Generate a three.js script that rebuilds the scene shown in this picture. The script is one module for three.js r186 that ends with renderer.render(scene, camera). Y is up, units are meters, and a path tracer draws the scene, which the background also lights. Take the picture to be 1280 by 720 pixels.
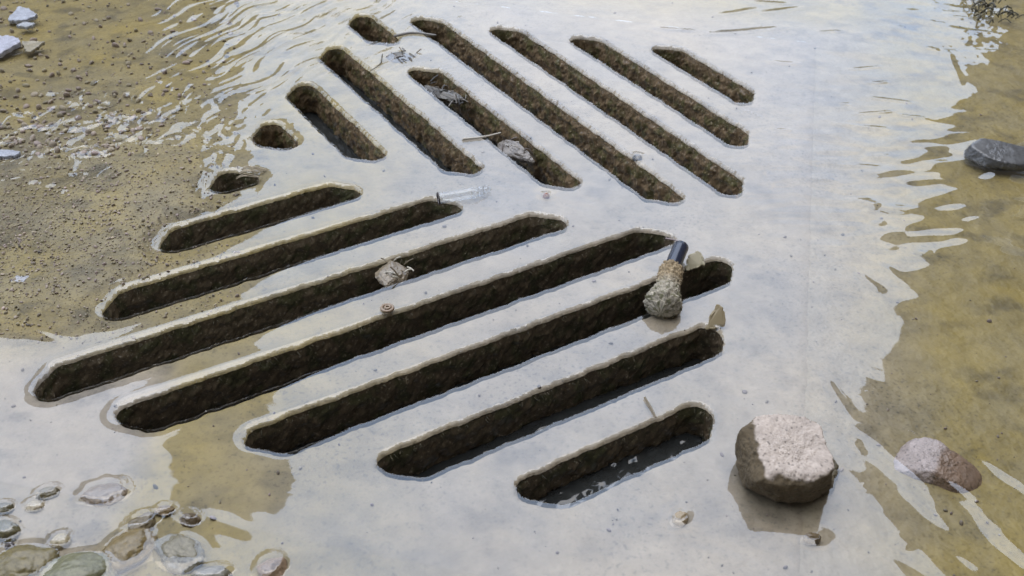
import * as THREE from 'three';
import { mergeGeometries, mergeVertices } from 'three/addons/utils/BufferGeometryUtils.js';
import { createNoise2D, createNoise3D } from 'simplex-noise';

// ------------------------------------------------------------ camera, sky, sun, exposure
const HGT = 0.7;                                    // eye height above the drain cover, metres
const PITCH = 0.63156, ROLL = -0.034894, FOCAL = 1434.94;
const scene = new THREE.Scene();
const camera = new THREE.PerspectiveCamera(2 * Math.atan(360 / FOCAL) * 180 / Math.PI, 1280 / 720, 0.05, 400);
{
  const cp = Math.cos(PITCH), sp = Math.sin(PITCH), cr = Math.cos(ROLL), sr = Math.sin(ROLL);
  const right = new THREE.Vector3(1, 0, 0), up = new THREE.Vector3(0, cp, -sp), back = new THREE.Vector3(0, sp, cp);
  const r2 = right.clone().multiplyScalar(cr).addScaledVector(up, -sr), u2 = right.clone().multiplyScalar(sr).addScaledVector(up, cr);
  camera.position.set(0, HGT, 0);
  camera.quaternion.setFromRotationMatrix(new THREE.Matrix4().makeBasis(r2, u2, back));
}
camera.focus = 1.15; camera.userData.fStop = 13;
const EXPOSURE = 2.45;
const n2sky = createNoise2D(rng(91)), n3sky = createNoise3D(rng(92));
{
  const W = 1024, H = 512, d = new Float32Array(W * H * 4);
  for (let j = 0; j < H; j++) for (let i = 0; i < W; i++) {
    const el = ((j + 0.5) / H - 0.5) * Math.PI, az = ((i + 0.5) / W - 0.5) * 2 * Math.PI;
    const x = Math.cos(el) * Math.cos(az), y = Math.sin(el), z = Math.cos(el) * Math.sin(az);
    const k = Math.max(0, y);
    let c = 0, a = 0.55, f = 2.2;
    for (let o = 0; o < 5; o++) { c += a * n3sky(x * f, y * f * 1.3, z * f + 7 * o); a *= 0.55; f *= 2.1; }
    const cl = THREE.MathUtils.smoothstep(c, -0.95, 0.75);
    const L = 0.76 * (0.9 + 1.15 * k);
    const m = 0.94 + 0.16 * cl;
    const b = [0.56, 0.79, 1.2], w = [0.98, 1.0, 1.07], o = (j * W + i) * 4;
    for (let q = 0; q < 3; q++) d[o + q] = L * m * (b[q] * (1 - cl) + w[q] * cl);
    d[o + 3] = 1;
  }
  const t = new THREE.DataTexture(d, W, H, THREE.RGBAFormat, THREE.FloatType);
  t.mapping = THREE.EquirectangularReflectionMapping; t.magFilter = THREE.LinearFilter; t.minFilter = THREE.LinearFilter; t.needsUpdate = true;
  scene.background = t; scene.environment = t;
}
const sun = new THREE.DirectionalLight(0xfff1dc, 0.55);
sun.position.set(-0.8, 9, -2.0); sun.castShadow = true; sun.shadow.radius = 90;
sun.shadow.mapSize.set(2048, 2048);
Object.assign(sun.shadow.camera, { left: -12, right: 12, top: 12, bottom: -12, near: 0.1, far: 60 });
scene.add(sun);
const renderer = new THREE.WebGLRenderer({ antialias: true });
renderer.toneMapping = THREE.LinearToneMapping;
renderer.toneMappingExposure = EXPOSURE;
renderer.shadowMap.enabled = true;

// ------------------------------------------------------------ helpers
function rng(s) { return () => { s = (s + 0x6d2b79f5) | 0; let t = Math.imul(s ^ (s >>> 15), 1 | s); t = (t + Math.imul(t ^ (t >>> 7), 61 | t)) ^ t; return ((t ^ (t >>> 14)) >>> 0) / 4294967296; }; }
const N2 = createNoise2D(rng(11)), N3 = createNoise3D(rng(12));
const { smoothstep, clamp, lerp } = THREE.MathUtils;
const fwd = new THREE.Vector3();
// the point at height y of the place that lies on the sight line through photo pixel (px, py)
function at(px, py, y = 0) {
  const d = new THREE.Vector3((px - 640) / FOCAL, (360 - py) / FOCAL, -1).applyQuaternion(camera.quaternion);
  return camera.position.clone().addScaledVector(d, (y - HGT) / d.y);
}
const names = {};
function numbered(n) { const k = names[n] = (names[n] ?? -1) + 1; return k ? n + '_' + String(k).padStart(3, '0') : n; }
function shade(o) { o.traverse((c) => { if (c.isMesh) { c.castShadow = true; c.receiveShadow = true; } }); return o; }
function tag(o, label, category, group, kind) {
  if (label) o.userData.label = label;
  if (category) o.userData.category = category;
  if (group) o.userData.group = group;
  if (kind) o.userData.kind = kind;
  return o;
}
function thing(name, label, category, p = [0, 0, 0], group) {
  const o = new THREE.Group(); o.name = numbered(name); o.position.set(...p); scene.add(o);
  return tag(o, label, category, group);
}
function part(name, geo, m, parent) { const o = new THREE.Mesh(geo, m); o.name = name; parent.add(o); return shade(o); }
function solo(name, geo, m, label, category, group, kind) { const o = new THREE.Mesh(geo, m); o.name = numbered(name); scene.add(o); return shade(tag(o, label, category, group, kind)); }
const std = (r, g, b, rough = 0.8, extra = {}) => new THREE.MeshStandardMaterial({ color: new THREE.Color().setRGB(r, g, b), roughness: rough, ...extra });
function fbm(x, y, oct = 4, gain = 0.5) { let s = 0, a = 1, t = 0; for (let i = 0; i < oct; i++) { s += a * N2(x + i * 17.3, y - i * 9.1); t += a; a *= gain; x *= 2.03; y *= 2.03; } return s / t; }
function fbm3(x, y, z, oct = 4, gain = 0.5) { let s = 0, a = 1, t = 0; for (let i = 0; i < oct; i++) { s += a * N3(x + i * 7.3, y - i * 9.1, z + i * 3.7); t += a; a *= gain; x *= 2.03; y *= 2.03; z *= 2.03; } return s / t; }
const lin2s = (c) => { c = clamp(c, 0, 1); return 255 * (c <= 0.0031308 ? 12.92 * c : 1.055 * Math.pow(c, 1 / 2.4) - 0.055); };
function colorTex(size, f, repeat = true) {            // f(u, v) -> linear rgb
  const d = new Uint8Array(size * size * 4);
  for (let j = 0; j < size; j++) for (let i = 0; i < size; i++) { const c = f((i + 0.5) / size, (j + 0.5) / size), o = (j * size + i) * 4; for (let q = 0; q < 3; q++) d[o + q] = lin2s(c[q]); d[o + 3] = 255; }
  const t = new THREE.DataTexture(d, size, size, THREE.RGBAFormat); t.colorSpace = THREE.SRGBColorSpace;
  t.wrapS = t.wrapT = repeat ? THREE.MirroredRepeatWrapping : THREE.ClampToEdgeWrapping; t.magFilter = THREE.LinearFilter; t.minFilter = THREE.LinearMipmapLinearFilter; t.generateMipmaps = true; t.needsUpdate = true;
  return t;
}
function greyTex(size, f) {
  const d = new Uint8Array(size * size * 4);
  for (let j = 0; j < size; j++) for (let i = 0; i < size; i++) { const c = clamp(f((i + 0.5) / size, (j + 0.5) / size), 0, 1) * 255, o = (j * size + i) * 4; d[o] = d[o + 1] = d[o + 2] = c; d[o + 3] = 255; }
  const t = new THREE.DataTexture(d, size, size, THREE.RGBAFormat);
  t.wrapS = t.wrapT = THREE.MirroredRepeatWrapping; t.magFilter = THREE.LinearFilter; t.needsUpdate = true;
  return t;
}

// ------------------------------------------------------------ drain cover plan: u along its axis, v across, in slot pitches
const D = 0.169576 * HGT, YAW = 0.20321, TX = -0.0640946 * HGT, TZ = -1.635295 * HGT, UW = 5.08338;
const cy = Math.cos(YAW), sy = Math.sin(YAW);
const toXZ = (u, v) => [((u - UW / 2) * cy - v * sy) * D + TX, ((u - UW / 2) * sy + v * cy) * D + TZ];
const toUV = (x, z) => { const a = (x - TX) / D, b = (z - TZ) / D; return [a * cy + b * sy + UW / 2, -a * sy + b * cy]; };
const SLAB = { u0: -0.72, u1: 5.79, v: 4.62 };
const G0 = 0.265, HV = 3.89, U0 = 0.0, U1 = 5.08, HALF = 0.276, RND = 0.13;
function clipPoly(poly, a, b, c) {                    // keep a*u + b*v + c >= 0
  const out = [];
  for (let i = 0; i < poly.length; i++) {
    const p = poly[i], q = poly[(i + 1) % poly.length], sp = a * p[0] + b * p[1] + c, sq = a * q[0] + b * q[1] + c;
    if (sp >= 0) out.push(p);
    if ((sp >= 0) !== (sq >= 0)) { const t = sp / (sp - sq); out.push([p[0] + (q[0] - p[0]) * t, p[1] + (q[1] - p[1]) * t]); }
  }
  return out;
}
function slotPoly(c, side, t0 = -99, t1 = 99) {         // the slot with u + side*v = c, shrunk by the corner radius
  const rr = RND, h = HALF - rr * Math.SQRT2;
  let p = [[-20, -20], [20, -20], [20, 20], [-20, 20]];
  p = clipPoly(p, 1, side, -(c - h)); p = clipPoly(p, -1, -side, c + h);
  p = clipPoly(p, 1, 0, -(U0 + rr)); p = clipPoly(p, -1, 0, U1 - rr);
  p = clipPoly(p, 0, side, -(G0 + rr)); p = clipPoly(p, 0, -side, HV - rr);
  p = clipPoly(p, 0, side, -(t0 + rr)); p = clipPoly(p, 0, -side, t1 - rr);
  return p.map(([u, v]) => toXZ(u, v));
}
const SLOTS = [];
for (const side of [1, -1]) for (let i = 0; i < 8; i++) {
  const c = 0.63 + 1.02 * i + (i === 0 ? (side > 0 ? -0.03 : 0.06) : 0);
  if (side === -1 && i === 3) { SLOTS.push({ c, side, poly: slotPoly(c, side, 3.0) }, { c, side, poly: slotPoly(c, side, -99, 2.48) }); } else SLOTS.push({ c, side, poly: slotPoly(c, side) });
}
const RR = RND * D;
for (const s of SLOTS) {
  let ar = 0; const p = s.poly; for (let i = 0; i < p.length; i++) { const q = p[(i + 1) % p.length]; ar += p[i][0] * q[1] - q[0] * p[i][1]; }
  if (ar < 0) p.reverse();
  s.cx = p.reduce((a, b) => a + b[0], 0) / p.length; s.cz = p.reduce((a, b) => a + b[1], 0) / p.length;
  s.rad = Math.max(...p.map((q) => Math.hypot(q[0] - s.cx, q[1] - s.cz))) + RR;
}
function polyDist(p, x, z) {                           // signed distance, inside negative
  let d = 1e9, inside = true;
  for (let i = 0; i < p.length; i++) {
    const a = p[i], b = p[(i + 1) % p.length], ex = b[0] - a[0], ez = b[1] - a[1], wx = x - a[0], wz = z - a[1];
    const t = clamp((wx * ex + wz * ez) / (ex * ex + ez * ez + 1e-12), 0, 1), dx = wx - ex * t, dz = wz - ez * t;
    d = Math.min(d, dx * dx + dz * dz);
    if (ex * wz - ez * wx < 0) inside = false;
  }
  return (inside ? -1 : 1) * Math.sqrt(d);
}
const rag = (x, z) => 0.0019 * fbm(x * 30, z * 30, 2) + 0.0005 * N2(x * 120, z * 120);
let near = null, plain = 0;
function slotDist(x, z) {
  let d = 0.2;
  for (const s of SLOTS) {
    if (Math.hypot(x - s.cx, z - s.cz) - s.rad > d) continue;
    const q = polyDist(s.poly, x, z) - RR;
    if (q < d) { d = q; near = s; }
  }
  plain = d;
  return d < 0.02 ? d + rag(x, z) : d;
}
function slabDist(x, z) { const [u, v] = toUV(x, z); return Math.max(SLAB.u0 - u, u - SLAB.u1, Math.abs(v) - SLAB.v) * D; }

// ------------------------------------------------------------ sheets: a height over a grid, trimmed where keep < 0
function sheet(xs, zs, height, keep, uvPer) {
  const nx = xs.length, nz = zs.length, pos = [], idx = [], kv = keep ? new Float32Array(nx * nz) : null, id = new Int32Array(nx * nz).fill(-1);
  if (keep) for (let j = 0; j < nz; j++) for (let i = 0; i < nx; i++) kv[j * nx + i] = keep(xs[i], zs[j]);
  const vert = (g) => { if (id[g] < 0) { id[g] = pos.length / 2; pos.push(xs[g % nx], zs[(g / nx) | 0]); } return id[g]; };
  const cuts = new Map();
  const cut = (a, b) => {
    const k = a < b ? a * nx * nz + b : b * nx * nz + a; let v = cuts.get(k);
    if (v === undefined) { const t = kv[a] / (kv[a] - kv[b]); v = pos.length / 2; const ax = xs[a % nx], az = zs[(a / nx) | 0], bx = xs[b % nx], bz = zs[(b / nx) | 0]; pos.push(ax + (bx - ax) * t, az + (bz - az) * t); cuts.set(k, v); }
    return v;
  };
  const tri = (a, b, c) => {
    if (!kv) { idx.push(vert(a), vert(b), vert(c)); return; }
    const P = [a, b, c], poly = [];
    for (let i = 0; i < 3; i++) { const p = P[i], q = P[(i + 1) % 3]; if (kv[p] >= 0) poly.push(vert(p)); if ((kv[p] >= 0) !== (kv[q] >= 0)) poly.push(cut(p, q)); }
    for (let i = 2; i < poly.length; i++) idx.push(poly[0], poly[i - 1], poly[i]);
  };
  for (let j = 0; j < nz - 1; j++) for (let i = 0; i < nx - 1; i++) { const a = j * nx + i, b = a + 1, c = a + nx, d = c + 1; tri(a, c, b); tri(b, c, d); }
  const n = pos.length / 2, P = new Float32Array(n * 3), Nn = new Float32Array(n * 3), U = new Float32Array(n * 2), e = 0.0006;
  for (let i = 0; i < n; i++) {
    const x = pos[2 * i], z = pos[2 * i + 1], h = height(x, z), hx = (height(x + e, z) - height(x - e, z)) / (2 * e), hz = (height(x, z + e) - height(x, z - e)) / (2 * e), l = 1 / Math.hypot(hx, 1, hz);
    P.set([x, h, z], 3 * i); Nn.set([-hx * l, l, -hz * l], 3 * i); U.set([(x + 0.8) / uvPer, (z + 2.05) / uvPer], 2 * i);
  }
  const g = new THREE.BufferGeometry();
  g.setAttribute('position', new THREE.BufferAttribute(P, 3)); g.setAttribute('normal', new THREE.BufferAttribute(Nn, 3)); g.setAttribute('uv', new THREE.BufferAttribute(U, 2)); g.setIndex(idx);
  return g;
}
function axis(a, b, step, far, grow = 1.35) {           // fine between a and b, ever coarser out to far
  const out = []; for (let x = a; x < b + step / 2; x += step) out.push(x);
  const lo = [], hi = [];
  for (let s = step, x = a; x > -far;) { s *= grow; x -= s; lo.unshift(x); }
  for (let s = step, x = out[out.length - 1]; x < far;) { s *= grow; x += s; hi.push(x); }
  return [...lo, ...out, ...hi];
}
function axisZ(near_, far_, k, step0) { const out = []; for (let z = near_; z > far_;) { out.unshift(z); z -= Math.max(step0, k * z * z); } return out; }

// ------------------------------------------------------------ stones: positions first, since the water rises over them
const P2 = (px, py, y) => { const p = at(px, py, y); return [p.x, p.z]; };
// photo position of the middle, half sizes in mm, turn, how far its top stands above the cover, its own colour
const PEBBLES = [
  { px: 95, py: 716, a: 29, b: 21, h: 13, turn: 0.35, top: 9, col: [0.15, 0.165, 0.125], label: 'pale greenish oval pebble at the lower left edge of the picture', out: true },
  { px: 30, py: 704, a: 26, b: 20, h: 12, turn: 0.2, top: 8, col: [0.14, 0.125, 0.06], label: 'mottled yellowish pebble in the lower left corner', out: true },
  { px: 160, py: 684, a: 22, b: 17, h: 10, turn: 0.9, top: 6.5, col: [0.17, 0.14, 0.075], label: 'ochre egg-shaped pebble right of the greenish oval pebble', out: true },
  { px: 222, py: 688, a: 21, b: 15, h: 12, turn: -0.5, top: 8, col: [0.17, 0.17, 0.15], label: 'angular grey and white pebble right of the ochre egg-shaped one', out: true, rough: true },
  { px: 130, py: 616, a: 19, b: 14, h: 9, turn: 0.3, top: 5.0, col: [0.17, 0.14, 0.12], label: 'pinkish pebble under a dome of water, highest of the lower left stones' },
  { px: 178, py: 652, a: 13, b: 10, h: 8, turn: 0.6, top: 5.5, col: [0.12, 0.1, 0.06], label: 'small brown stone just above the ochre egg-shaped pebble', rough: true },
  { px: 59, py: 615, a: 10, b: 7, h: 7, turn: 0.5, top: 5.0, col: [0.11, 0.1, 0.06], label: 'small brown pebble left of the pinkish domed pebble' },
  { px: 43, py: 632, a: 8, b: 6, h: 6, turn: 0, top: 4.2, col: [0.33, 0.31, 0.27], label: 'cream white pebble just under the small brown pebble at left' },
  { px: 75, py: 674, a: 8, b: 7, h: 6, turn: 0.3, top: 4.2, col: [0.33, 0.31, 0.25], label: 'cream white pebble above the greenish oval pebble' },
  { px: 6, py: 660, a: 12, b: 9, h: 8, turn: -0.5, top: 6.0, col: [0.1, 0.095, 0.045], label: 'olive pebble cut by the left edge of the picture' },
  { px: 4, py: 634, a: 8, b: 6, h: 6, turn: 0.2, top: 4.8, col: [0.08, 0.075, 0.04], label: 'dark olive stone at the left edge, above the olive pebble' },
  { px: 12, py: 681, a: 4, b: 3.5, h: 4, turn: 0.2, top: 4.8, col: [0.05, 0.04, 0.045], label: 'tiny dark pebble between the olive pebble and the yellowish pebble' },
  { px: 236, py: 646, a: 10, b: 7, h: 7, turn: -0.5, top: 5.5, col: [0.1, 0.075, 0.045], label: 'reddish brown stone above the angular grey and white pebble', rough: true },
  { px: 206, py: 636, a: 8, b: 6, h: 5, turn: 0.2, top: 5.0, col: [0.13, 0.09, 0.03], label: 'small orange brown chip left of the reddish brown stone', rough: true },
  { px: 338, py: 708, a: 13, b: 11, h: 9, turn: 1.2, top: 6.5, col: [0.22, 0.17, 0.14], label: 'pinkish cream pebble at the bottom edge, away from the other pebbles', rough: true },
  { px: 262, py: 716, a: 15, b: 8, h: 7, turn: 0.2, top: 5.6, col: [0.14, 0.14, 0.13], label: 'grey flat pebble at the bottom edge, right of the angular grey and white one' },
  { px: 851, py: 645, a: 7.5, b: 6, h: 6, turn: 0.9, top: 7, col: [0.3, 0.26, 0.21], label: 'small cream pebble standing alone on the cover below the lowest slot', out: true },
  { px: 1016, py: 670, a: 7, b: 5, h: 5, turn: 0.1, top: 7, col: [0.13, 0.105, 0.075], label: 'small tan pebble in front of the big pink rock', out: true },
  { px: 797, py: 195, a: 6, b: 5, h: 5, turn: 0, top: 5.4, col: [0.07, 0.065, 0.06], label: 'small dark grey pebble on a rib of the upper half of the grate', out: true },
  { px: 683, py: 243, a: 4, b: 3.4, h: 5, turn: 0, top: 6, col: [0.3, 0.15, 0.11], label: 'tiny orange pebble at the lower end of an upper slot', out: true },
];
for (const p of PEBBLES) { [p.x, p.z] = P2(p.px, p.py, p.top / 1000 - p.h / 2500); p.a /= 1000; p.b /= 1000; p.h /= 1000; p.top = (p.top + (p.out && p.a > 0.015 ? 3 : 0)) / 1000; p.c = Math.cos(p.turn); p.s = Math.sin(p.turn); }
const ROCKS = { big: P2(975, 600), wedge: P2(1170, 580), flat: P2(1248, 192, 0.01) };

// ------------------------------------------------------------ water surface
const LEVEL = 0.004;
const gauss = (x, z, c, r) => Math.exp(-((x - c[0]) ** 2 + (z - c[1]) ** 2) / (r * r));
const C = {
  topLeft: P2(285, 45), chop: P2(160, 185), chop2: P2(70, 150), rightMid: P2(1120, 230), rightLow: P2(1278, 650), topMid: P2(930, 40), sand: P2(45, 262), rightUp: P2(1100, 120),
  lowLeft: P2(150, 640), slotA: P2(560, 90), twig: P2(640, 190), corner: P2(1240, 40),
};
// single long ripples seen on the still part: photo ends, half width mm, height mm
const MARKS = [
  [895, 22, 945, 15, 7, 0.5], [945, 20, 1010, 12, 8, 0.55], [880, 46, 985, 38, 8, 0.6], [1022, 43, 1052, 42, 5, 0.5], [962, 80, 1000, 84, 7, 0.55], [822, 38, 868, 42, 5, 0.45], [945, 5, 985, 8, 5, 0.5],
  [1062, 90, 1100, 86, 4, 0.45], [1083, 107, 1110, 106, 4, 0.5], [1085, 125, 1140, 132, 4, 0.5], [1068, 146, 1120, 143, 4, 0.5], [1045, 158, 1110, 165, 5, 0.5], [1120, 146, 1158, 152, 4, 0.5], [1050, 133, 1062, 134, 4, 0.5],
  [1030, 208, 1100, 213, 5, 0.5], [1010, 226, 1045, 230, 4, 0.4], [1110, 205, 1160, 200, 8, 0.6], [1078, 255, 1095, 263, 7, 0.6], [1090, 283, 1105, 282, 5, 0.5],
  [1072, 345, 1099, 369, 6, 0.5], [1104, 336, 1144, 369, 6, 0.5], [1030, 475, 1060, 524, 5, 0.34], [1066, 555, 1074, 572, 4, 0.45], [1075, 610, 1084, 620, 4, 0.4], [1145, 318, 1160, 322, 6, 0.5],
  [1120, 670, 1134, 690, 7, 0.5], [1156, 62, 1172, 66, 4, 0.4], [1185, 70, 1198, 105, 5, 0.5], [958, 218, 962, 240, 4, 0.4], [968, 165, 990, 166, 4, 0.4], [925, 140, 950, 150, 3, 0.4],
].map(([x0, y0, x1, y1, w, h]) => { const a = P2(x0, y0), b = P2(x1, y1); return { ax: a[0], az: a[1], ex: b[0] - a[0], ez: b[1] - a[1], l: Math.hypot(b[0] - a[0], b[1] - a[1]), w: w / 1000, h: 1.35 * h / 1000 }; });
const wave = (x, z, ang, across, along, seed) => { const c = Math.cos(ang), s = Math.sin(ang); return N2((x * c + z * s) / along + seed, (-x * s + z * c) / across - seed); };
function bankRise(x, z) {                              // the sandbank, which also covers the left of the drain cover
  const sand = gauss(x, z, C.sand, 0.24);
  return 0.0076 * smoothstep(sand, 0.15, 0.85) + smoothstep(-x, 0.2, 0.36) * (0.001 * fbm(x * 14, z * 14, 3) + 0.0008 * fbm(x * 90, z * 90, 2) * (0.3 + sand));
}
function groundLevel(x, z) {                           // silt bed round the cover
  const left = smoothstep(-x, 0.3, 0.4), rim = 1 - smoothstep(slabDist(x, z), 0.0, 0.09);
  return lerp(-0.005, lerp(-0.0015, -0.0002, left), rim) + bankRise(x, z) + (1 - left) * 0.001 * fbm(x * 30, z * 30, 3) - 0.006 * smoothstep(x, 0.42, 0.7);
}

function waterLevel(x, z) {
  let h = LEVEL;
  const tl = gauss(x, z, C.topLeft, 0.25), ch = 1.25 * gauss(x, z, C.chop, 0.115) + 0.65 * gauss(x, z, C.chop2, 0.1), rm = gauss(x, z, C.rightMid, 0.16), rl = gauss(x, z, C.rightLow, 0.095), sa = gauss(x, z, C.slotA, 0.12), co = gauss(x, z, C.corner, 0.16);
  const edgeR = smoothstep(x, 0.3, 0.46);
  // slow swell everywhere, more beside the cover
  h += 0.00012 * wave(x, z, 0.2, 0.09, 0.16, 3) * (0.5 + 1.6 * edgeR) + 0.00003 * wave(x, z, 0.4, 0.022, 0.06, 8);
  h += edgeR * lerp(0.0006, 0.00032, smoothstep(z, -0.98, -0.86)) * wave(x, z, 0.1, 0.065, 0.1, 41) * (0.6 + rm);
  if (tl > 0.03) { const wx = x + 0.012 * N2(x * 9, z * 7), wz = z + 0.012 * N2(x * 9 + 5, z * 7); h += tl * (0.0009 * wave(wx, wz, -0.97, 0.027, 0.13, 21) + 0.00042 * wave(wx, wz, -1.1, 0.014, 0.06, 5)); }
  if (ch > 0.03) { const wx = x + 0.011 * N2(x * 24, z * 18), wz = z + 0.013 * N2(x * 24 + 9, z * 18); h += ch * (0.002 * N2(wx * 22, wz * 16) + 0.0009 * N2(wx * 50, wz * 34) + 0.00016 * N2(wx * 130, wz * 80)); }
  if (rm > 0.05) h += rm * (0.00075 * wave(x, z, -0.12, 0.032, 0.085, 31));
  if (rl > 0.03) h += rl * (0.0014 * wave(x, z, 0.97, 0.046, 0.15, 51) + 0.0002 * wave(x, z, 0.8, 0.022, 0.07, 15));
  if (co > 0.03) h += co * (0.0004 * wave(x, z, 0.2, 0.03, 0.08, 71) + 0.0001 * N2(x * 60, z * 50));
  if (sa > 0.05) h += sa * 0.00009 * wave(x, z, -0.5, 0.009, 0.05, 61);
  for (const m of MARKS) {
    const wx = x - m.ax, wz = z - m.az; if (wx * wx + wz * wz > 0.06) continue;
    const t = (wx * m.ex + wz * m.ez) / (m.l * m.l); if (t < -0.6 || t > 1.6) continue;
    const bend = 0.18 * m.w * Math.sin(t * 5), d = (wx * m.ez - wz * m.ex) / m.l + bend, k = 2 * t - 1;
    h += m.h * Math.exp(-d * d / (m.w * m.w) - k * k * k * k * 0.9);
  }
  // round the stones
  for (const p of PEBBLES) {
    const dx = x - p.x, dz = z - p.z; if (dx * dx + dz * dz > 0.004) continue;
    const lx = (dx * p.c - dz * p.s) / p.a, lz = (dx * p.s + dz * p.c) / p.b, r = Math.hypot(lx, lz);
    if (p.out) h += 0.0016 * Math.exp(-Math.max(0, r - 0.92) * Math.min(p.a, p.b) / 0.004);
    else { const k = clamp(1.28 + 0.1 * N2(x * 60, z * 60) - r, 0, 0.5) / 0.5; h += (p.top - LEVEL + 0.0026) * k * k * (3 - 2 * k); }
  }
  for (const [q, r] of [[ROCKS.big, 0.045], [ROCKS.wedge, 0.03]]) h += 0.0004 * gauss(x, z, q, r);
  // seam of the cover's edge
  const e = slabDist(x, z); if (Math.abs(e) < 0.04) h -= 0.00008 * smoothstep(x, -0.35, -0.2) * Math.exp(-e * e / 0.00009);
  // the film bends down into the slots
  const s = slotDist(x, z);
  if (s < 0.06) {
    const left = smoothstep(-x, 0.1, 0.34) * smoothstep(z, -1.5, -1.25), l = lerp(0.0012, 0.0058, left), dr = lerp(0.00035, 0.0024, left);
    h -= dr * Math.exp(-Math.max(plain, 0) / l);
    if (s < 0) h += s * 2.2;
  }
  return h;
}

// ------------------------------------------------------------ materials
const siltTex = colorTex(2048, (u, v) => {
  const x = u * 1.6 - 0.8, z = v * 1.6 - 2.05;
  const big = fbm(x * 5, z * 5, 4), mid = fbm(x * 28 + 4, z * 28, 3), fine = N2(x * 420, z * 420), grit = N2(x * 760 + 9, z * 760);
  const left = smoothstep(-x, 0.1, 0.5), sand = gauss(x, z, C.sand, 0.26);
  const dark = smoothstep(fbm(x * 130 + 3, z * 130, 3), 0.22, 0.6), murk = smoothstep(fbm(x * 11 + 30, z * 15, 4), 0.05, 0.55);
  let k = 1 + 0.22 * big + 0.2 * mid + (0.07 + 0.12 * sand) * fine + (0.06 + 0.2 * sand) * grit - 0.4 * dark * (0.35 + 0.65 * fbm(x * 4 + 8, z * 4, 2) + 0.3) - 0.42 * murk * (0.45 + 0.55 * left + 0.5 * smoothstep(x, 0.36, 0.5));
  k = Math.max(0.25, k);
  const grey = clamp(0.32 + 0.4 * fbm(x * 7 + 50, z * 7, 3) + 0.4 * sand, 0, 0.9), worn = 0.75 * smoothstep(x, -0.3, 0.0) * smoothstep(-slabDist(x, z), -0.15, 0.0) + 0.8 * smoothstep(-x, 0.285, 0.33) * smoothstep(z, -0.87, -0.78), wc = [0.18, 0.152, 0.115], r = [0.184, 0.134, 0.024], g = [0.138, 0.116, 0.064];
  return [0, 1, 2].map((q) => k * lerp(lerp(r[q], g[q], grey), wc[q], worn));
});
const siltBump = greyTex(1024, (u, v) => 0.5 + 0.3 * fbm(u * 160, v * 160, 3) + 0.2 * N2(u * 480, v * 480));
const siltMat = new THREE.MeshStandardMaterial({ map: siltTex, roughness: 0.62, bumpMap: siltBump, bumpScale: 0.0012 });
const concreteMat = new THREE.MeshStandardMaterial({ map: siltTex, roughness: 0.6, bumpMap: siltBump, bumpScale: 0.0006, color: new THREE.Color().setRGB(1.02, 1.02, 1.08) });
const wallTex = colorTex(1024, (u, v) => {
  const a = fbm(u * 40, v * 40, 4), b = N2(u * 210, v * 210), m = smoothstep(fbm(u * 9 + 20, v * 9, 3), -0.1, 0.5), p = smoothstep(fbm(u * 60 + 7, v * 60, 2), 0.42, 0.7);
  const k = 1 + 0.5 * a + 0.3 * b, br = [0.13, 0.1, 0.064], gr = [0.08, 0.078, 0.038], pa = [0.42, 0.37, 0.3];
  return [0, 1, 2].map((q) => Math.max(0.004, k * lerp(lerp(br[q], gr[q], m), pa[q], 0.7 * p)));
});
const wallMat = new THREE.MeshStandardMaterial({ map: wallTex, roughness: 0.3 });
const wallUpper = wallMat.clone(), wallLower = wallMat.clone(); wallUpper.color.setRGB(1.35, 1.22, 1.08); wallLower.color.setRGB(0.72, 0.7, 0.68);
const waterMat = new THREE.MeshPhysicalMaterial({ color: 0xffffff, roughness: 0.0, metalness: 0, transmission: 1, thickness: 0, ior: 1.6 });
const stoneTex = colorTex(512, (u, v) => { const k = 1 + 0.35 * fbm(u * 9, v * 9, 4) + 0.25 * N2(u * 70, v * 70) - 0.5 * smoothstep(fbm(u * 30 + 5, v * 30, 2), 0.35, 0.7); return [k * 0.6, k * 0.6, k * 0.6].map((c) => clamp(c, 0.05, 1)); });

// ------------------------------------------------------------ ground
{
  const xs = axis(-1.0, 1.0, 0.005, 90, 1.3), zs = axis(-2.1, -0.45, 0.005, 90, 1.3);
  solo('ground', sheet(xs, zs, (x, z) => (Math.abs(x) < 4 && Math.abs(z) < 5 ? groundLevel(x, z) : -0.008), (x, z) => slabDist(x, z) + 0.004, 1.6), siltMat, 'brown silt and gravel bed round the drain cover under shallow water', 'ground', null, 'structure');
}
{
  const xs = axis(-0.95, 0.97, 0.0026, 2.2, 1.5), z0 = axisZ(-0.5, -2.05, 0.0016, 0.0012), zs = [...[-4, -3.3, -2.8, -2.5, -2.3, -2.15].filter((z) => z < z0[0] - 0.02), ...z0, -0.45, -0.35, -0.15, 0.2, 0.8];
  solo('water', sheet(xs, zs, waterLevel, (x, z) => slotDist(x, z) + 0.0016, 1), waterMat, 'shallow clear water flowing over the drain cover and reflecting the pale sky', 'water', null, 'structure');
}

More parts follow.
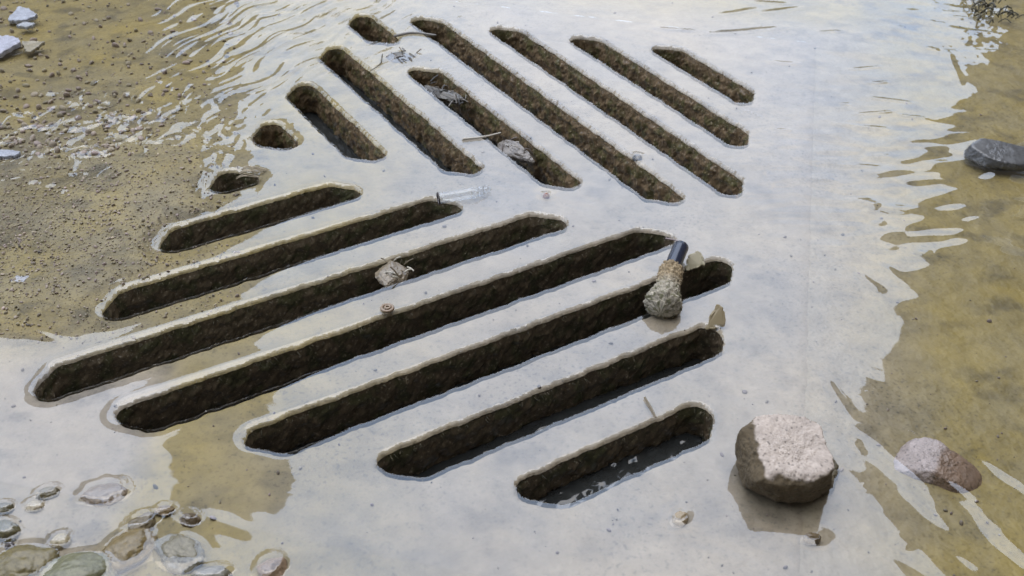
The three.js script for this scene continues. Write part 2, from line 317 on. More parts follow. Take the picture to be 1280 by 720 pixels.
// ------------------------------------------------------------ drain cover
const grate = thing('drain_grate', 'flooded square concrete drain cover with two fans of slanting slots', 'drain grate', [TX, 0, TZ]);
const local = (g) => g.translate(-TX, 0, -TZ);
function slabLevel(x, z) {
  const s = slotDist(x, z), bank = bankRise(x, z) * smoothstep(s, 0.004, 0.03);
  return bank - 0.003 * smoothstep(x, -0.4, -0.3) * Math.exp(Math.min(0, slabDist(x, z)) / 0.006) + smoothstep(x, -0.42, -0.2) * (0.0004 * fbm(x * 60, z * 60, 3) + 0.00035 * N2(x * 22, z * 22)) - 0.0026 * Math.exp(-Math.max(0, s) / 0.001);
}
{
  const corners = [[SLAB.u0, -SLAB.v], [SLAB.u1, -SLAB.v], [SLAB.u1, SLAB.v], [SLAB.u0, SLAB.v]].map((c) => toXZ(...c)), X = corners.map((c) => c[0]), Z = corners.map((c) => c[1]);
  const xs = axis(Math.min(...X) - 0.01, Math.max(...X) + 0.01, 0.0034, 0), zs = axisZ(Math.max(...Z) + 0.01, Math.min(...Z) - 0.02, 0.0016, 0.0018);
  const top = sheet(xs, zs, slabLevel, (x, z) => Math.min(-slabDist(x, z), slotDist(x, z)), 1.6);
  const pos = [], nor = [], uv = [], idx = [];
  corners.forEach((a, i) => { const b = corners[(i + 1) % 4], k = pos.length / 3, nx = b[1] - a[1], nz = a[0] - b[0], l = Math.hypot(nx, nz); for (const [p, y] of [[a, -0.0042], [b, -0.0042], [b, -0.12], [a, -0.12]]) { pos.push(p[0], y, p[1]); nor.push(nx / l, 0, nz / l); uv.push(p[0], y); } idx.push(k, k + 1, k + 2, k, k + 2, k + 3); });
  const side = new THREE.BufferGeometry(); side.setAttribute('position', new THREE.Float32BufferAttribute(pos, 3)); side.setAttribute('normal', new THREE.Float32BufferAttribute(nor, 3)); side.setAttribute('uv', new THREE.Float32BufferAttribute(uv, 2)); side.setIndex(idx);
  part('cover_slab', local(mergeGeometries([top, side])), concreteMat, grate);
}
function outline(poly, step) {                          // points and outward normals round a rounded slot
  const out = [], n = poly.length;
  for (let i = 0; i < n; i++) {
    const a = poly[i], b = poly[(i + 1) % n], c = poly[(i + 2) % n], l = Math.hypot(b[0] - a[0], b[1] - a[1]), nx = (b[1] - a[1]) / l, nz = -(b[0] - a[0]) / l;
    const l2 = Math.hypot(c[0] - b[0], c[1] - b[1]), mx = (c[1] - b[1]) / l2, mz = -(c[0] - b[0]) / l2, k = Math.max(1, Math.round(l / step));
    for (let j = 0; j < k; j++) out.push([a[0] + (b[0] - a[0]) * j / k + nx * RR, a[1] + (b[1] - a[1]) * j / k + nz * RR, nx, nz]);
    let a0 = Math.atan2(nz, nx), a1 = Math.atan2(mz, mx); while (a1 < a0) a1 += 2 * Math.PI; const m = Math.max(1, Math.round((a1 - a0) * RR / step));
    for (let j = 0; j < m; j++) { const t = a0 + (a1 - a0) * j / m; out.push([b[0] + Math.cos(t) * RR, b[1] + Math.sin(t) * RR, Math.cos(t), Math.sin(t)]); }
  }
  return out;
}
const RIM = [];
for (const s of SLOTS) {
  const pts = outline(s.poly, 0.0022), rows = [];
  for (let y = -0.003; y > -0.085; y -= y > -0.05 ? 0.0024 : 0.008) rows.push(y);
  const n = pts.length, P = [], U = [], idx = []; let run = 0;
  const rough = s.side === -1 ? 1 : 0.75;
  for (let i = 0; i <= n; i++) {
    const [x0, z0, nx, nz] = pts[i % n], q = pts[(i + 1) % n]; let d = 0;
    for (let k = 0; k < 2; k++) d = -rag(x0 + nx * d, z0 + nz * d);
    for (let r = 0; r < rows.length; r++) {
      const y = rows[r], w = smoothstep(-y, 0.003, 0.014), x = x0, z = z0;
      const lump = 0.0034 * fbm3(x * 55, y * 55, z * 55, 3) + 0.0013 * Math.abs(N3(x * 190, y * 190, z * 190)) + 0.0012 * N3(x * 330, y * 330, z * 330);
      const o = d - w * rough * (lump + 0.0012) + 0.05 * Math.max(0, -y - 0.01);
      P.push(x0 + nx * o - TX, y + (r ? 0.0008 * N3(x * 200, y * 200 + 5, z * 200) : 0), z0 + nz * o - TZ); U.push(run / 0.3 + s.c * 0.37, y / 0.3);
    }
    run += Math.hypot(q[0] - x0, q[1] - z0); RIM.push([x0 + nx * d, z0 + nz * d, nx, nz, s]);
  }
  const m = rows.length;
  for (let i = 0; i < n; i++) for (let r = 0; r < m - 1; r++) { const a = i * m + r, b = a + m; idx.push(a, a + 1, b, b, a + 1, b + 1); }
  const g = new THREE.BufferGeometry(); g.setAttribute('position', new THREE.Float32BufferAttribute(P, 3)); g.setAttribute('uv', new THREE.Float32BufferAttribute(U, 2)); g.setIndex(idx); g.computeVertexNormals();
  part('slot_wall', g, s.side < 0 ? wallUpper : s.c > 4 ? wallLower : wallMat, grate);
}
// fringe of moss and fibres on the rims
{
  const r = rng(77), blade = new THREE.ConeGeometry(0.00032, 1, 4, 1, true); blade.translate(0, 0.5, 0);
  const list = RIM.filter(([x, z, nx, nz, s]) => r() < (s.side === -1 ? (nz < 0 ? 0.6 : 0.25) : nz < 0 || x > 0.1 ? 0.2 : 0.04));
  const im = new THREE.InstancedMesh(blade, std(1, 1, 1, 0.7), list.length * 2), M = new THREE.Matrix4(), q = new THREE.Quaternion(), up = new THREE.Vector3(0, 1, 0); let k = 0;
  for (const [x, z, nx, nz] of list) for (let t = 0; t < 2; t++) {
    const j = (r() - 0.5) * 0.003, into = -(0.5 + 1.1 * r()), L = 0.003 + 0.006 * r() * r();
    const dir = new THREE.Vector3(nx * into + (r() - 0.5) * 1.3, -0.5 + 0.85 * r(), nz * into + (r() - 0.5) * 1.3).normalize(); q.setFromUnitVectors(up, dir);
    M.compose(new THREE.Vector3(x - nz * j - nx * 0.0005 - TX, -0.0035 - 0.004 * r(), z + nx * j - nz * 0.0005 - TZ), q, new THREE.Vector3(1, L, 1)); im.setMatrixAt(k, M);
    const c = 0.5 + 0.9 * r(); im.setColorAt(k++, r() < 0.8 ? new THREE.Color().setRGB(0.045 * c, 0.04 * c, 0.02 * c) : new THREE.Color().setRGB(0.1 * c, 0.08 * c, 0.045 * c));
  }
  im.name = 'moss_fringe'; im.userData.kind = 'stuff'; grate.add(shade(im));
}
// water standing in the pit under the cover
{
  const c = toXZ((SLAB.u0 + SLAB.u1) / 2, 0), ring = toXZ(4.4, 3.3);
  const xs = axis(c[0] - 0.56, c[0] + 0.56, 0.006, 0), zs = axis(c[1] - 0.66, c[1] + 0.66, 0.006, 0);
  const g = sheet(xs, zs, (x, z) => { const k = gauss(x, z, ring, 0.13); return -0.043 + k * 0.013 + 0.0004 * N2(x * 20, z * 20) + k * (0.0016 * N2(x * 70, z * 70) + 0.0008 * N2(x * 170, z * 150)); }, (x, z) => -0.004 - slabDist(x, z), 1);
  solo('drain_water', g, new THREE.MeshPhysicalMaterial({ color: new THREE.Color().setRGB(0.022, 0.023, 0.022), roughness: 0.12, ior: 1.45 }), 'dark water standing in the pit under the slots', 'water', null, 'structure');
}

// ------------------------------------------------------------ stones
function pebbleGeo(seed, a, h, b, bump, angular) {
  const g = mergeVertices(new THREE.IcosahedronGeometry(1, 22).deleteAttribute('uv').deleteAttribute('normal')), p = g.attributes.position, r = rng(seed), off = r() * 50, planes = [];
  for (let i = 0; i < (angular ? 12 : 0); i++) { const v = new THREE.Vector3(r() * 2 - 1, r() * 2 - 1, r() * 2 - 1).normalize(); planes.push([v, 0.7 + 0.25 * r()]); }
  const v = new THREE.Vector3(), uv = [];
  for (let i = 0; i < p.count; i++) {
    v.fromBufferAttribute(p, i).normalize(); let k = 1 + 0.13 * fbm3(v.x * 0.9 + off, v.y * 0.9, v.z * 0.9, 2) + bump * fbm3(v.x * 5 + off, v.y * 5, v.z * 5, 3);
    let sum = 1e-6; for (const [n, d] of planes) { const t = n.dot(v) / d; if (t > 0) sum += t ** 16; } if (angular) k *= Math.min(1.05, 1 / sum ** (1 / 16));
    uv.push(0.5 + v.x * 0.4 + off, 0.5 + v.z * 0.4 + v.y * 0.3);
    p.setXYZ(i, v.x * a * k, v.y * h * k, v.z * b * k);
  }
  g.setAttribute('uv', new THREE.Float32BufferAttribute(uv, 2)); g.computeVertexNormals(); return g;
}
PEBBLES.forEach((p, i) => {
  const o = solo('pebble', pebbleGeo(200 + i, p.a, p.h, p.b, 0.035, p.rough), new THREE.MeshStandardMaterial({ map: stoneTex, color: new THREE.Color().setRGB(p.col[0] * 1.25, p.col[1] * 1.1, p.col[2] * 0.8), roughness: 0.38 }), p.label, 'pebble');
  o.position.set(p.x, p.top - p.h, p.z); o.rotation.y = p.turn;
});
// facetted rocks; faces are [normal, distance] in mm, wet(x, y, z) mixes in the dark wet colour
function rockGeo(faces, power, noise, seed, colors, wet) {
  const g = mergeVertices(new THREE.IcosahedronGeometry(1, 60).deleteAttribute('uv').deleteAttribute('normal')), p = g.attributes.position, v = new THREE.Vector3(), col = [];
  const F = faces.map(([n, d]) => [new THREE.Vector3(...n).normalize(), d / 1000]);
  for (let i = 0; i < p.count; i++) {
    v.fromBufferAttribute(p, i).normalize(); let s = 0; for (const [n, d] of F) { const t = n.dot(v) / d; if (t > 0) s += t ** power; }
    v.multiplyScalar(s ** (-1 / power)); const l = v.length();
    const q = noise * (0.0026 * fbm3(v.x * 38 + seed, v.y * 38, v.z * 38, 3) + 0.0013 * fbm3(v.x * 130 + seed, v.y * 130, v.z * 130, 3) + 0.0004 * N3(v.x * 500, v.y * 500, v.z * 500));
    v.multiplyScalar((l + q) / l); p.setXYZ(i, v.x, v.y, v.z);
    const w = wet(v.x, v.y, v.z), m = 1 + 0.22 * fbm3(v.x * 60 + 9, v.y * 60, v.z * 60, 3) + 0.16 * N3(v.x * 420, v.y * 420, v.z * 420), sp = 1 - 0.55 * smoothstep(N3(v.x * 190 + 40, v.y * 190, v.z * 190), 0.6, 0.85);
    col.push(...[0, 1, 2].map((k) => m * sp * lerp(colors[0][k], colors[1][k], w)));
  }
  g.setAttribute('color', new THREE.Float32BufferAttribute(col, 3)); g.computeVertexNormals(); return g;
}
{
  const c = ROCKS.big, rock = thing('rock', 'big pinkish grey rock with wet brown sides standing on the drain cover', 'rock', [c[0], 0, c[1]]);
  const W = (x, y, z) => { const n = 0.0036 * fbm3(x * 60 + 3, y * 60, z * 60, 3); return 1 - smoothstep(y + n + 1.1 * Math.min(0, x + 0.022) + 0.06 * z, 0.0338, 0.0372); };
  const g = rockGeo([[[0.03, 1, 0.06], 20], [[0, -1, 0], 17], [[0.05, -0.28, 1], 34], [[-0.5, -0.5, 0.8], 34], [[0.55, -0.1, 0.7], 37], [[-1, 0.05, 0.15], 36], [[1, 0.12, -0.05], 35], [[0, 0.1, -1], 36], [[-0.75, 0.1, -0.75], 40], [[0.75, 0.2, -0.7], 43], [[-0.8, 0.75, 0.25], 35], [[0, 0.75, 0.7], 33.5], [[-1, -0.6, -0.1], 38]], 30, 0.8, 5, [[0.35, 0.295, 0.25], [0.072, 0.052, 0.027]], (x, y, z) => W(x, y + 0.019, z)).translate(0, 0.0215, 0);
  part('rock_body', g, new THREE.MeshStandardMaterial({ vertexColors: true, roughness: 0.9 }), rock);
  const shelf = rockGeo([[[0.2, 1, 0.1], 6], [[0, -1, 0], 12], [[1, 0.3, 0.5], 16], [[1, 0.3, -0.6], 17], [[-1, 0, 0], 20], [[0.1, 0.2, 1], 24], [[0, 0.2, -1], 24]], 14, 0.8, 15, [[0.1, 0.08, 0.05], [0.085, 0.07, 0.042]], () => 1).translate(0.034, 0.004, -0.012);
  tag(part('ledge', shelf, new THREE.MeshStandardMaterial({ vertexColors: true, roughness: 0.4 }), rock), 'low wet brown ledge at the right of the rock');
}
{
  const c = ROCKS.wedge, g = rockGeo([[[-0.35, 0.9, 0.25], 15], [[0.3, 0.95, 0], 14], [[0, -1, 0], 12], [[0.1, 0.15, 1], 21], [[0, 0.3, -1], 21], [[-0.8, 0.35, -0.6], 31], [[1, 0.3, 0.2], 37], [[-1, 0.1, 0.1], 34], [[0.6, 0.45, -0.7], 32], [[0.75, 0.3, 0.6], 33]], 9, 0.7, 25, [[0.23, 0.19, 0.17], [0.13, 0.085, 0.055]], (x, y, z) => smoothstep(x + 0.004 * fbm3(x * 60, y * 60, z * 60, 3), -0.002, 0.007));
  const o = solo('rock', g, new THREE.MeshStandardMaterial({ vertexColors: true, roughness: 0.5 }), 'half sunken wedge-shaped rock, pale on its left and reddish brown on its right', 'rock');
  o.position.set(c[0], -0.004, c[1]); o.rotation.y = -0.62;
}
{
  const c = ROCKS.flat, g = rockGeo([[[0.1, 1, 0.15], 7], [[0, -1, 0], 8], [[0.1, 0.1, 1], 22], [[-0.5, 0.25, 0.8], 25], [[-1, 0.2, 0], 38], [[1, 0.2, 0.1], 40], [[0, 0.2, -1], 22], [[0.7, 0.2, 0.7], 33], [[-0.7, 0.5, -0.5], 30]], 12, 0.5, 35, [[0.1, 0.1, 0.1], [0.045, 0.045, 0.045]], (x, y, z) => 0.5 + 0.5 * fbm3(x * 40, y * 90, z * 40, 3));
  const o = solo('rock', g, new THREE.MeshStandardMaterial({ vertexColors: true, roughness: 0.3 }), 'flat dark grey stone lying in the brown water at the right edge', 'rock');
  o.position.set(c[0], 0.008, c[1]); o.rotation.y = -0.25;
}
const shardTex = stoneTex.clone(); shardTex.repeat.set(9, 9); shardTex.needsUpdate = true;
// pale shards at the top left
function shardGeo(pts, thick, seed) {
  const q = new THREE.CatmullRomCurve3(pts.map(([x, y]) => new THREE.Vector3(x / 1000, y / 1000, 0)), true, 'catmullrom', 0.18).getPoints(60), s = new THREE.Shape(q.slice(0, -1).map((v) => new THREE.Vector2(v.x + 0.0014 * N2(v.x * 150 + seed, v.y * 150), v.y + 0.0014 * N2(v.x * 150, v.y * 150 + seed)))), g = new THREE.ExtrudeGeometry(s, { depth: thick / 1000, bevelEnabled: true, bevelThickness: 0.0012, bevelSize: 0.0015, bevelSegments: 2, curveSegments: 4 });
  g.rotateX(-Math.PI / 2); const p = g.attributes.position; for (let i = 0; i < p.count; i++) p.setY(i, p.getY(i) + 0.0009 * N2(p.getX(i) * 90 + seed, p.getZ(i) * 90)); g.computeVertexNormals(); return g;
}
for (const [px, py, pts, th, col, label, tilt] of [
  [30, 20, [[-24, -14], [6, -20], [27, -6], [2, 22], [-20, 30]], 5, [0.27, 0.28, 0.31], 'bluish white stone shard nearest the top left corner', [0.1, 0.3]],
  [33, 31, [[-14, -6], [10, -8], [14, 2], [-4, 8]], 4, [0.26, 0.27, 0.28], 'small whitish chip just below the uppermost bluish shard', [0.05, 0.1]],
  [2, 60, [[-32, -22], [4, -26], [30, 14], [8, 34], [-30, 36]], 6, [0.29, 0.29, 0.33], 'large bluish white shard cut by the left edge', [0.1, 0.25]],
  [39, 57, [[-16, 8], [17, 14], [4, -22], [-3, -16]], 4, [0.19, 0.165, 0.11], 'tan three-cornered shard right of the large bluish shard', [0.1, -0.1]],
  [6, 192, [[-20, -10], [16, -5], [19, 6], [-20, 9]], 3, [0.24, 0.25, 0.28], 'thin whitish chip at the left edge beside the gravel', [0, 0.1]],
  [25, 349, [[-9, -5], [7, -4], [8, 4], [-5, 6]], 3, [0.25, 0.25, 0.26], 'lone small white chip in the sand left of the slots', [0, 0]],
]) {
  const o = solo('shard', shardGeo(pts.map(([x, y]) => [x * 0.78, y * 0.78]), th * 0.8, px), new THREE.MeshStandardMaterial({ map: shardTex, color: new THREE.Color().setRGB(...col.map((c) => c * 1.75)), roughness: 0.35 }), label, 'stone shard'), p = at(px, py, 0.006);
  o.position.set(p.x, 0.0035, p.z); o.rotation.set(tilt[0], 0, tilt[1] * 0.4);
}
// gravel on the sandbank at the left
{
  const r = rng(5), g = pebbleGeo(9, 1, 0.7, 1, 0.05, true), small = mergeVertices(new THREE.IcosahedronGeometry(1, 1).deleteAttribute('uv').deleteAttribute('normal')); small.computeVertexNormals();
  const n = 11000, extra = 700, im = new THREE.InstancedMesh(small, std(1, 1, 1, 0.6), n + extra), M = new THREE.Matrix4(), q = new THREE.Quaternion(); let k = 0;
  while (k < n) {
    const px = -30 + 330 * r(), py = -20 + 450 * r(), p = at(px, py), d = gauss(p.x, p.z, C.sand, 0.2), far = slabDist(p.x, p.z) > 0 ? 0.16 : 0.12;
    if (r() > (py < 170 ? 0.16 : 0.07) + d || slotDist(p.x, p.z) < 0.004) continue;
    const s = 0.0004 + (py < 200 && slabDist(p.x, p.z) > 0.03 ? 0.0036 : 0.0013) * r() ** 6; q.setFromEuler(new THREE.Euler(r() * 6, r() * 6, r() * 6));
    M.compose(new THREE.Vector3(p.x, Math.max(groundLevel(p.x, p.z), slabDist(p.x, p.z) > 0 ? -1 : slabLevel(p.x, p.z)) + s * 0.3, p.z), q, new THREE.Vector3(s * (0.7 + r()), s * 0.8, s * (0.7 + r()))); im.setMatrixAt(k, M);
    const c = 0.85 + 0.65 * r() + (r() < 0.03 ? 0.7 : 0), w = r(); im.setColorAt(k++, new THREE.Color().setRGB((0.17 + 0.02 * w) * c, 0.145 * c, (0.085 + 0.04 * w) * c));
  }
  for (let t = 0; t < 700; t++) {                       // single grains strewn over the cover and the bed
    const p = at(1280 * r(), 720 * r()), e = slabDist(p.x, p.z), w = r(), c = 0.3 + 0.9 * r(); if (slotDist(p.x, p.z) < 0.004 || t >= extra) continue;
    const s = 0.0004 + 0.0016 * r() ** 4; q.setFromEuler(new THREE.Euler(r() * 6, r() * 6, r() * 6));
    M.compose(new THREE.Vector3(p.x, (e > 0 ? groundLevel(p.x, p.z) : slabLevel(p.x, p.z)) + s * 0.4, p.z), q, new THREE.Vector3(s * (0.7 + r()), s * 0.8, s * (0.7 + r()))); im.setMatrixAt(k, M); im.setColorAt(k++, new THREE.Color().setRGB((0.15 + 0.02 * w) * c, 0.125 * c, (0.08 + 0.04 * w) * c));
  }
  im.count = k; im.name = 'gravel'; scene.add(shade(tag(im, 'fine wet gravel and sand grains, thickest on the bank left of the slots', 'gravel', null, 'stuff')));
}

// ------------------------------------------------------------ things lying on the grate
function lumpTube(curve, radius, seg, ring, amp, seed, freq = 160) {   // radius(t); a closed lumpy body along a curve
  const P = [], idx = [], fr = curve.computeFrenetFrames(seg, false), uv = [];
  for (let i = 0; i <= seg; i++) { const t = i / seg, c = curve.getPoint(t), r0 = radius(t); for (let j = 0; j < ring; j++) { const a = j / ring * 2 * Math.PI, d = new THREE.Vector3().addScaledVector(fr.normals[i], Math.cos(a)).addScaledVector(fr.binormals[i], Math.sin(a)), b = c.clone().addScaledVector(d, r0), k = Math.min(1, r0 / 0.004) * amp * (fbm3(b.x * freq + seed, b.y * freq, b.z * freq, 3) + 0.6 * Math.abs(N3(b.x * freq * 2.2, b.y * freq * 2.2, b.z * freq * 2.2))); b.addScaledVector(d, k); P.push(b.x, b.y, b.z); uv.push(j / ring, t); } }
  for (let i = 0; i < seg; i++) for (let j = 0; j < ring; j++) { const a = i * ring + j, b = i * ring + (j + 1) % ring; idx.push(a, b, a + ring, b, b + ring, a + ring); }
  for (const [i, flip] of [[0, 1], [seg, 0]]) { const c = curve.getPoint(i / seg), k = P.length / 3; P.push(c.x, c.y, c.z); uv.push(0.5, i / seg); for (let j = 0; j < ring; j++) { const a = i * ring + j, b = i * ring + (j + 1) % ring; flip ? idx.push(k, b, a) : idx.push(k, a, b); } }
  const g = new THREE.BufferGeometry(); g.setAttribute('position', new THREE.Float32BufferAttribute(P, 3)); g.setAttribute('uv', new THREE.Float32BufferAttribute(uv, 2)); g.setIndex(idx); g.computeVertexNormals(); return g;
}
const line = (...p) => new THREE.CatmullRomCurve3(p);
{
  const a = at(829, 384, 0.012), b = at(838, 340, 0.016), e = at(851, 309, 0.017), tubeEnd = thing('crusted_tube', 'dark tube end caked with pale grey green mud lying across a lower slot', 'tube', [a.x, 0, a.z]), o = new THREE.Vector3(a.x, 0, a.z), L = (p) => p.clone().sub(o);
  part('tube', lumpTube(line(L(b).lerp(L(a), 0.2), L(b).lerp(L(e), 0.4), L(e)), () => 0.0085, 12, 24, 0, 1), new THREE.MeshStandardMaterial({ color: new THREE.Color().setRGB(0.012, 0.016, 0.03), roughness: 0.22 }), tubeEnd);
  const cr = colorTex(256, (u, v) => { const k = 1 + 0.5 * fbm(u * 14, v * 14, 3) + 0.4 * N2(u * 60, v * 60), t = smoothstep(v, 0.45, 0.8), m = smoothstep(fbm(u * 8 + 3, v * 8, 3), 0, 0.5) * (1 - t); return [0, 1, 2].map((q) => Math.max(0.01, k * lerp(lerp([0.27, 0.24, 0.185][q], [0.12, 0.112, 0.062][q], m), [0.22, 0.165, 0.095][q], t))); });
  part('mud_crust', lumpTube(line(L(a).add(new THREE.Vector3(-0.003, -0.002, 0.006)), L(a).lerp(L(b), 0.45), L(b).lerp(L(e), 0.12)), (t) => lerp(0.0182, 0.011, smoothstep(t, 0.1, 0.65)) * Math.sqrt(clamp(0.03 + t / 0.17, 0, 1)), 90, 80, 0.003, 3, 210), new THREE.MeshStandardMaterial({ map: cr, roughness: 0.85 }), tubeEnd);
}
{
  const a = at(548, 248, 0.006), b = at(592, 241, 0.008), o = thing('clear_tube', 'clear broken plastic tube lying at the upper end of the second lower slot', 'tube', [a.x, 0, a.z]), O = new THREE.Vector3(a.x, 0, a.z);
  const clear = new THREE.MeshPhysicalMaterial({ color: 0xf4f6f8, roughness: 0.04, transmission: 1, thickness: 0, ior: 1.5 });
  const g = new THREE.TubeGeometry(line(a.clone().sub(O), a.clone().lerp(b, 0.5).sub(O), b.clone().sub(O)), 20, 0.0065, 24, false); part('tube_wall', g, clear, o);
  const e = at(612, 236, 0.007).sub(O); part('tube_neck', lumpTube(line(b.clone().sub(O), b.clone().sub(O).lerp(e, 0.5), e), (t) => 0.0054 - 0.0026 * t, 30, 24, 0.0024, 8, 260), clear, o);
  part('tube_rim', new THREE.TorusGeometry(0.0066, 0.0009, 8, 24).lookAt(b.clone().sub(a)).translate(0, a.y, 0), std(0.06, 0.05, 0.05, 0.3), o);
}
function clump(name, px, py, y, r, n, seed, cols, label, category) {    // a lump of mud with bits stuck in it
  const p = at(px, py, y), o = thing(name, label, category, [p.x, y, p.z]), rr = rng(seed);
  part('mud_lump', pebbleGeo(seed, r[0], r[1], r[2], 0.075, true), new THREE.MeshStandardMaterial({ map: stoneTex, color: new THREE.Color().setRGB(...cols[0]), roughness: 0.3 }), o);
  for (let i = 0; i < n; i++) { const a = new THREE.Vector3((rr() - 0.5) * 2.2 * r[0], (0.2 + 0.8 * rr()) * r[1], (rr() - 0.5) * 2.0 * r[2]), d = new THREE.Vector3(rr() - 0.5, 0.5 * (rr() - 0.3), rr() - 0.5).normalize().multiplyScalar(0.006 + 0.008 * rr()); part('fibre', new THREE.TubeGeometry(line(a, a.clone().addScaledVector(d, 0.5).add(new THREE.Vector3(0, 0.001, 0)), a.clone().add(d)), 6, 0.0005 + 0.0005 * rr(), 5), std(...cols[1 + i % (cols.length - 1)], 0.5), o); }
  return o;
}
clump('debris_clump', 491, 342, -0.002, [0.016, 0.008, 0.024], 11, 31, [[0.27, 0.215, 0.145], [0.4, 0.37, 0.3], [0.13, 0.1, 0.06]], 'tan clump of mud with white straw bridging the third lower slot', 'debris');
clump('debris_clump', 645, 190, -0.002, [0.029, 0.01, 0.012], 9, 32, [[0.24, 0.21, 0.18], [0.36, 0.33, 0.29], [0.1, 0.08, 0.07]], 'pale grey debris caught in the split upper slot near its lower end', 'debris').rotation.y = -0.75;
clump('debris_clump', 500, 74, -0.002, [0.02, 0.007, 0.016], 14, 33, [[0.1, 0.085, 0.06], [0.16, 0.13, 0.09], [0.07, 0.06, 0.05]], 'brown mud plug under the water in the middle of the split upper slot', 'debris');
clump('debris_clump', 556, 119, -0.006, [0.034, 0.007, 0.012], 18, 34, [[0.1, 0.085, 0.065], [0.22, 0.2, 0.18], [0.05, 0.05, 0.05]], 'grey and black debris at the upstream end of the split upper slot', 'debris').rotation.y = -0.7;
{
  const p = at(306, 214, 0.004), o = thing('straw_tuft', 'tuft of pale straw hanging over the small hole at left', 'straw', [p.x, 0.003, p.z]), r = rng(8);
  for (let i = 0; i < 14; i++) { const z = (r() - 0.5) * 0.03, l = 0.012 + 0.014 * r(); part('straw', new THREE.TubeGeometry(line(new THREE.Vector3(-0.008 + 0.003 * r(), -0.002, z), new THREE.Vector3(0, 0.0018, z + 0.002 * (r() - 0.5)), new THREE.Vector3(l, -0.0005, z + 0.008 * (r() - 0.5))), 6, 0.0005, 5), std(0.3, 0.25, 0.17, 0.6), o); }
}
function chip(px, py, pts, tilt, col, label, name = 'leaf_chip', y = 0.004) { const p = at(px, py, y), o = solo(name, shardGeo(pts, 0.8, px), std(...col, 0.55), label, 'debris'); o.position.set(p.x, y, p.z); o.rotation.set(...tilt); return o; }
chip(896, 410, [[-9, 0], [-5, 12], [1, 22], [5, 17], [6, 2]], [0.9, 0, 0.1], [0.21, 0.165, 0.09], 'tan pointed leaf chip standing at the upper end of the second lowest slot', 'leaf_chip', 0.0);
chip(868, 333, [[-8, -3], [-4, 13], [5, 15], [9, 2]], [0.6, 0, 0.2], [0.24, 0.21, 0.13], 'cream leaf chip just right of the crusted tube', 'leaf_chip', 0.002);
{
  const p = at(484, 385, 0.005), o = solo('snail_shell', mergeGeometries([new THREE.TorusGeometry(0.0056, 0.0016, 8, 24).rotateX(Math.PI / 2), new THREE.TorusGeometry(0.0025, 0.0012, 8, 16).rotateX(Math.PI / 2).translate(0.0004, 0.001, 0)]), std(0.2, 0.14, 0.09, 0.35), 'tiny ring-shaped brown shell on a rib below the tan clump', 'shell');
  o.position.copy(p);
}
// twigs
for (const [pts, rad, col, label] of [
  [[[493, 45], [515, 41], [545, 44]], 2.2, [0.16, 0.15, 0.14], 'grey twig lying across the uppermost rib between two upper slots'],
  [[[478, 68], [475, 80], [464, 88]], 0.9, [0.05, 0.045, 0.035], 'thin bent dark twig between two upper slots at left'],
  [[[578, 174], [605, 171], [626, 166]], 1.6, [0.36, 0.33, 0.28], 'pale stick reaching into the split upper slot'],
  [[[806, 497], [814, 510], [820, 522]], 1.1, [0.13, 0.1, 0.06], 'short brown twig at the rim of the lowest slot'],
  [[[832, 298], [846, 301], [855, 308]], 1.1, [0.2, 0.16, 0.15], 'thin pinkish twig above the crusted tube'],
]) { const c = pts.map(([x, y]) => at(x, y, 0.0055)); solo('twig', lumpTube(line(...c), (t) => rad / 1000 * (1 - 0.4 * t), 24, 10, 0.0004, pts[0][0], 200), std(...col, 0.6), label, 'twig'); }
{
  const p = at(1232, 8, 0.004), o = thing('dead_grass', 'clump of dark dead grass at the top right of the water', 'dead grass', [p.x, 0.002, p.z]), r = rng(44);
  for (let i = 0; i < 60; i++) { const a = r() * 6.28, l = 0.006 + 0.018 * r(), s = new THREE.Vector3((r() - 0.5) * 0.07, 0, (r() - 0.5) * 0.12), e = s.clone().add(new THREE.Vector3(Math.cos(a) * l, 0.002 + 0.008 * r(), Math.sin(a) * l)); part('grass_blade', new THREE.TubeGeometry(line(s, s.clone().lerp(e, 0.5).add(new THREE.Vector3(0, 0.006, 0)), e), 6, 0.0008 + 0.0014 * r() * r(), 5), std(...(r() < 0.7 ? [0.04, 0.035, 0.02] : [0.14, 0.12, 0.07]), 0.7), o); }
}

// ------------------------------------------------------------ the street round the place, seen in the water
const plaster = (r, g, b) => std(r, g, b, 0.9);
function house(name, label, x0, x1, z0, z1, h, wallM, roofM, faces) {
  const o = thing(name, label, 'house', [(x0 + x1) / 2, 0, (z0 + z1) / 2]), w = x1 - x0, d = z1 - z0;
  part('wall', new THREE.BoxGeometry(w, h + 0.5, d).translate(0, h / 2 - 0.26, 0), wallM, o);
  part('roof', new THREE.BoxGeometry(w + 0.24, 0.16, d + 0.24).translate(0, h + 0.07, 0), roofM, o);
  const glass = std(0.02, 0.025, 0.03, 0.1), frame = std(0.3, 0.29, 0.27, 0.6);
  for (const [face, n] of faces) for (let f = 1.2; f + 1.4 < h; f += 2.7) for (let i = 0; i < n; i++) {
    const t = (i + 0.5) / n - 0.5, win = new THREE.Group(); win.name = 'window';
    const fr = part('frame', new THREE.BoxGeometry(0.9, 1.25, 0.08), frame, win); part('pane', new THREE.BoxGeometry(0.76, 1.1, 0.03).translate(0, 0, 0.045), glass, win);
    if (face === 'front') win.position.set(t * w, f + 0.6, d / 2 + 0.02); else { win.rotation.y = face === 'right' ? Math.PI / 2 : -Math.PI / 2; win.position.set((face === 'right' ? 1 : -1) * (w / 2 + 0.02), f + 0.6, t * d); }
    o.add(win);
  }
  return o;
}
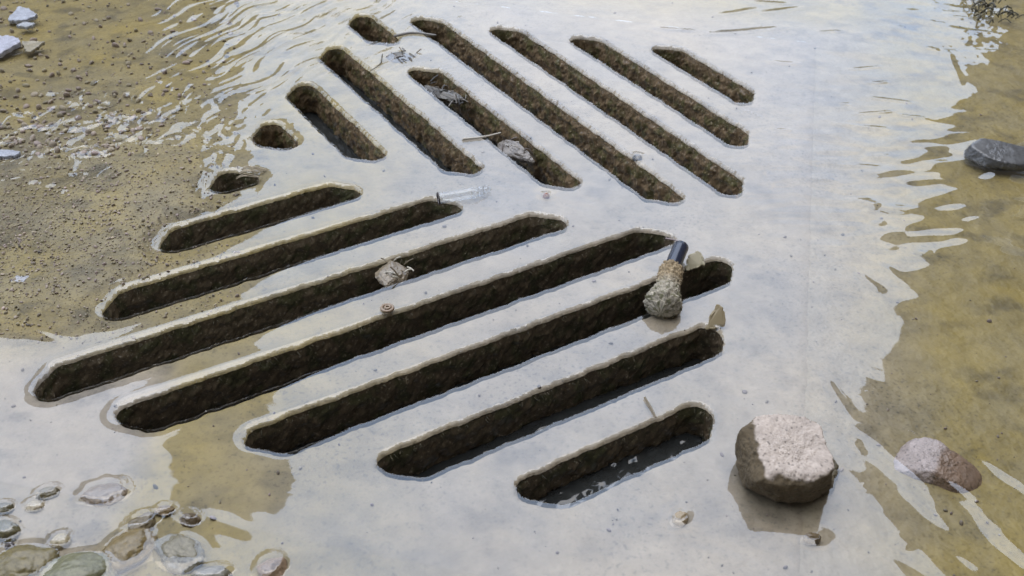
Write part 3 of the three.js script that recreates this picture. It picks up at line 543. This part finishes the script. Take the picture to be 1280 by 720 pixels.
{
  const o = house('house', 'tall brown plastered house right of the street', 2.72, 11, -6.4, 9, 4.75, plaster(0.09, 0.066, 0.042), std(0.08, 0.06, 0.05, 0.9), [['left', 5]]);
  part('upper_storey', new THREE.BoxGeometry(7.4, 6, 15.3).translate(0.42, 7.6, 0.02), plaster(0.09, 0.066, 0.042), o);
}
house('house', 'low brown plastered house left of the street', -13, -2.72, -8.2, -6.6, 4.5, plaster(0.085, 0.064, 0.038), std(0.08, 0.06, 0.05, 0.9), [['front', 4]]);
house('house', 'grey house behind the viewer', -8, 2.6, 2.1, 10, 9, plaster(0.2, 0.19, 0.17), std(0.1, 0.09, 0.08, 0.9), []);
{
  const tr = thing('tree', 'bare pollarded tree trunk left of the street', 'tree', [-1.63, 0, -4.78]);
  const bark = std(0.07, 0.055, 0.04, 0.95);
  part('trunk', lumpTube(line(new THREE.Vector3(0, -0.1, 0), new THREE.Vector3(0.03, 1.5, 0), new THREE.Vector3(-0.02, 3.2, 0.02), new THREE.Vector3(0.03, 4.32, 0)), (t) => 0.29 - 0.03 * t + 0.06 * smoothstep(t, 0.75, 1), 40, 20, 0.05, 4, 4), bark, tr);
  for (const [a, l] of [[0.4, 0.5], [2.4, 0.42], [4.3, 0.5]]) part('branch', lumpTube(line(new THREE.Vector3(0, 4.0, 0), new THREE.Vector3(Math.cos(a) * 0.22, 4.25, Math.sin(a) * 0.25), new THREE.Vector3(Math.cos(a) * l * 0.7, 4.3, Math.sin(a) * l)), (t) => 0.14 - 0.05 * t, 14, 12, 0.03, a, 5), bark, tr);
}
// trees at the far end of the street
{
  const leafM = std(0.05, 0.065, 0.03, 0.9), barkM = std(0.06, 0.05, 0.04, 0.95), quad = (() => { const g = new THREE.PlaneGeometry(1, 0.6); return g.deleteAttribute('uv'); })();
  const spots = [[-9, -30, 9.8, 'far tree at the left end of the row'], [-4.2, -32, 11.2, 'far tree left of the middle of the row'], [0.6, -31, 10.4, 'far tree in the middle of the row'], [5.4, -33, 11.8, 'far tree right of the middle of the row'], [10, -30, 10, 'far tree at the right end of the row'], [14.6, -31, 11.2, 'far tree beyond the right end of the row']];
  for (const [x, z, h, label] of spots) {
    const o = thing('tree', label, 'tree', [x, 0, z], 'trees at the far end of the street'), r = rng(Math.round(x * 10) + 500), gs = [], blobs = [];
    for (let i = 0; i < 16; i++) blobs.push([(r() - 0.5) * 5, h * (0.35 + 0.5 * r()), (r() - 0.5) * 4, 0.9 + 0.8 * r()]);
    for (let i = 0; i < 2200; i++) { const b = blobs[(r() * 16) | 0], v = new THREE.Vector3(r() - 0.5, r() - 0.5, r() - 0.5).normalize().multiplyScalar(b[3] * Math.cbrt(r())); const g = quad.clone(), s = 0.25 + 0.3 * r(); g.scale(s, s, s).rotateX(r() * 6).rotateY(r() * 6).translate(b[0] + v.x, b[1] + v.y, b[2] + v.z); gs.push(g); }
    part('crown', mergeGeometries(gs), leafM, o);
    part('trunk', new THREE.CylinderGeometry(0.14, 0.28, h * 0.7, 10).translate(0, h * 0.35, 0), barkM, o);
  }
}
renderer.render(scene, camera);
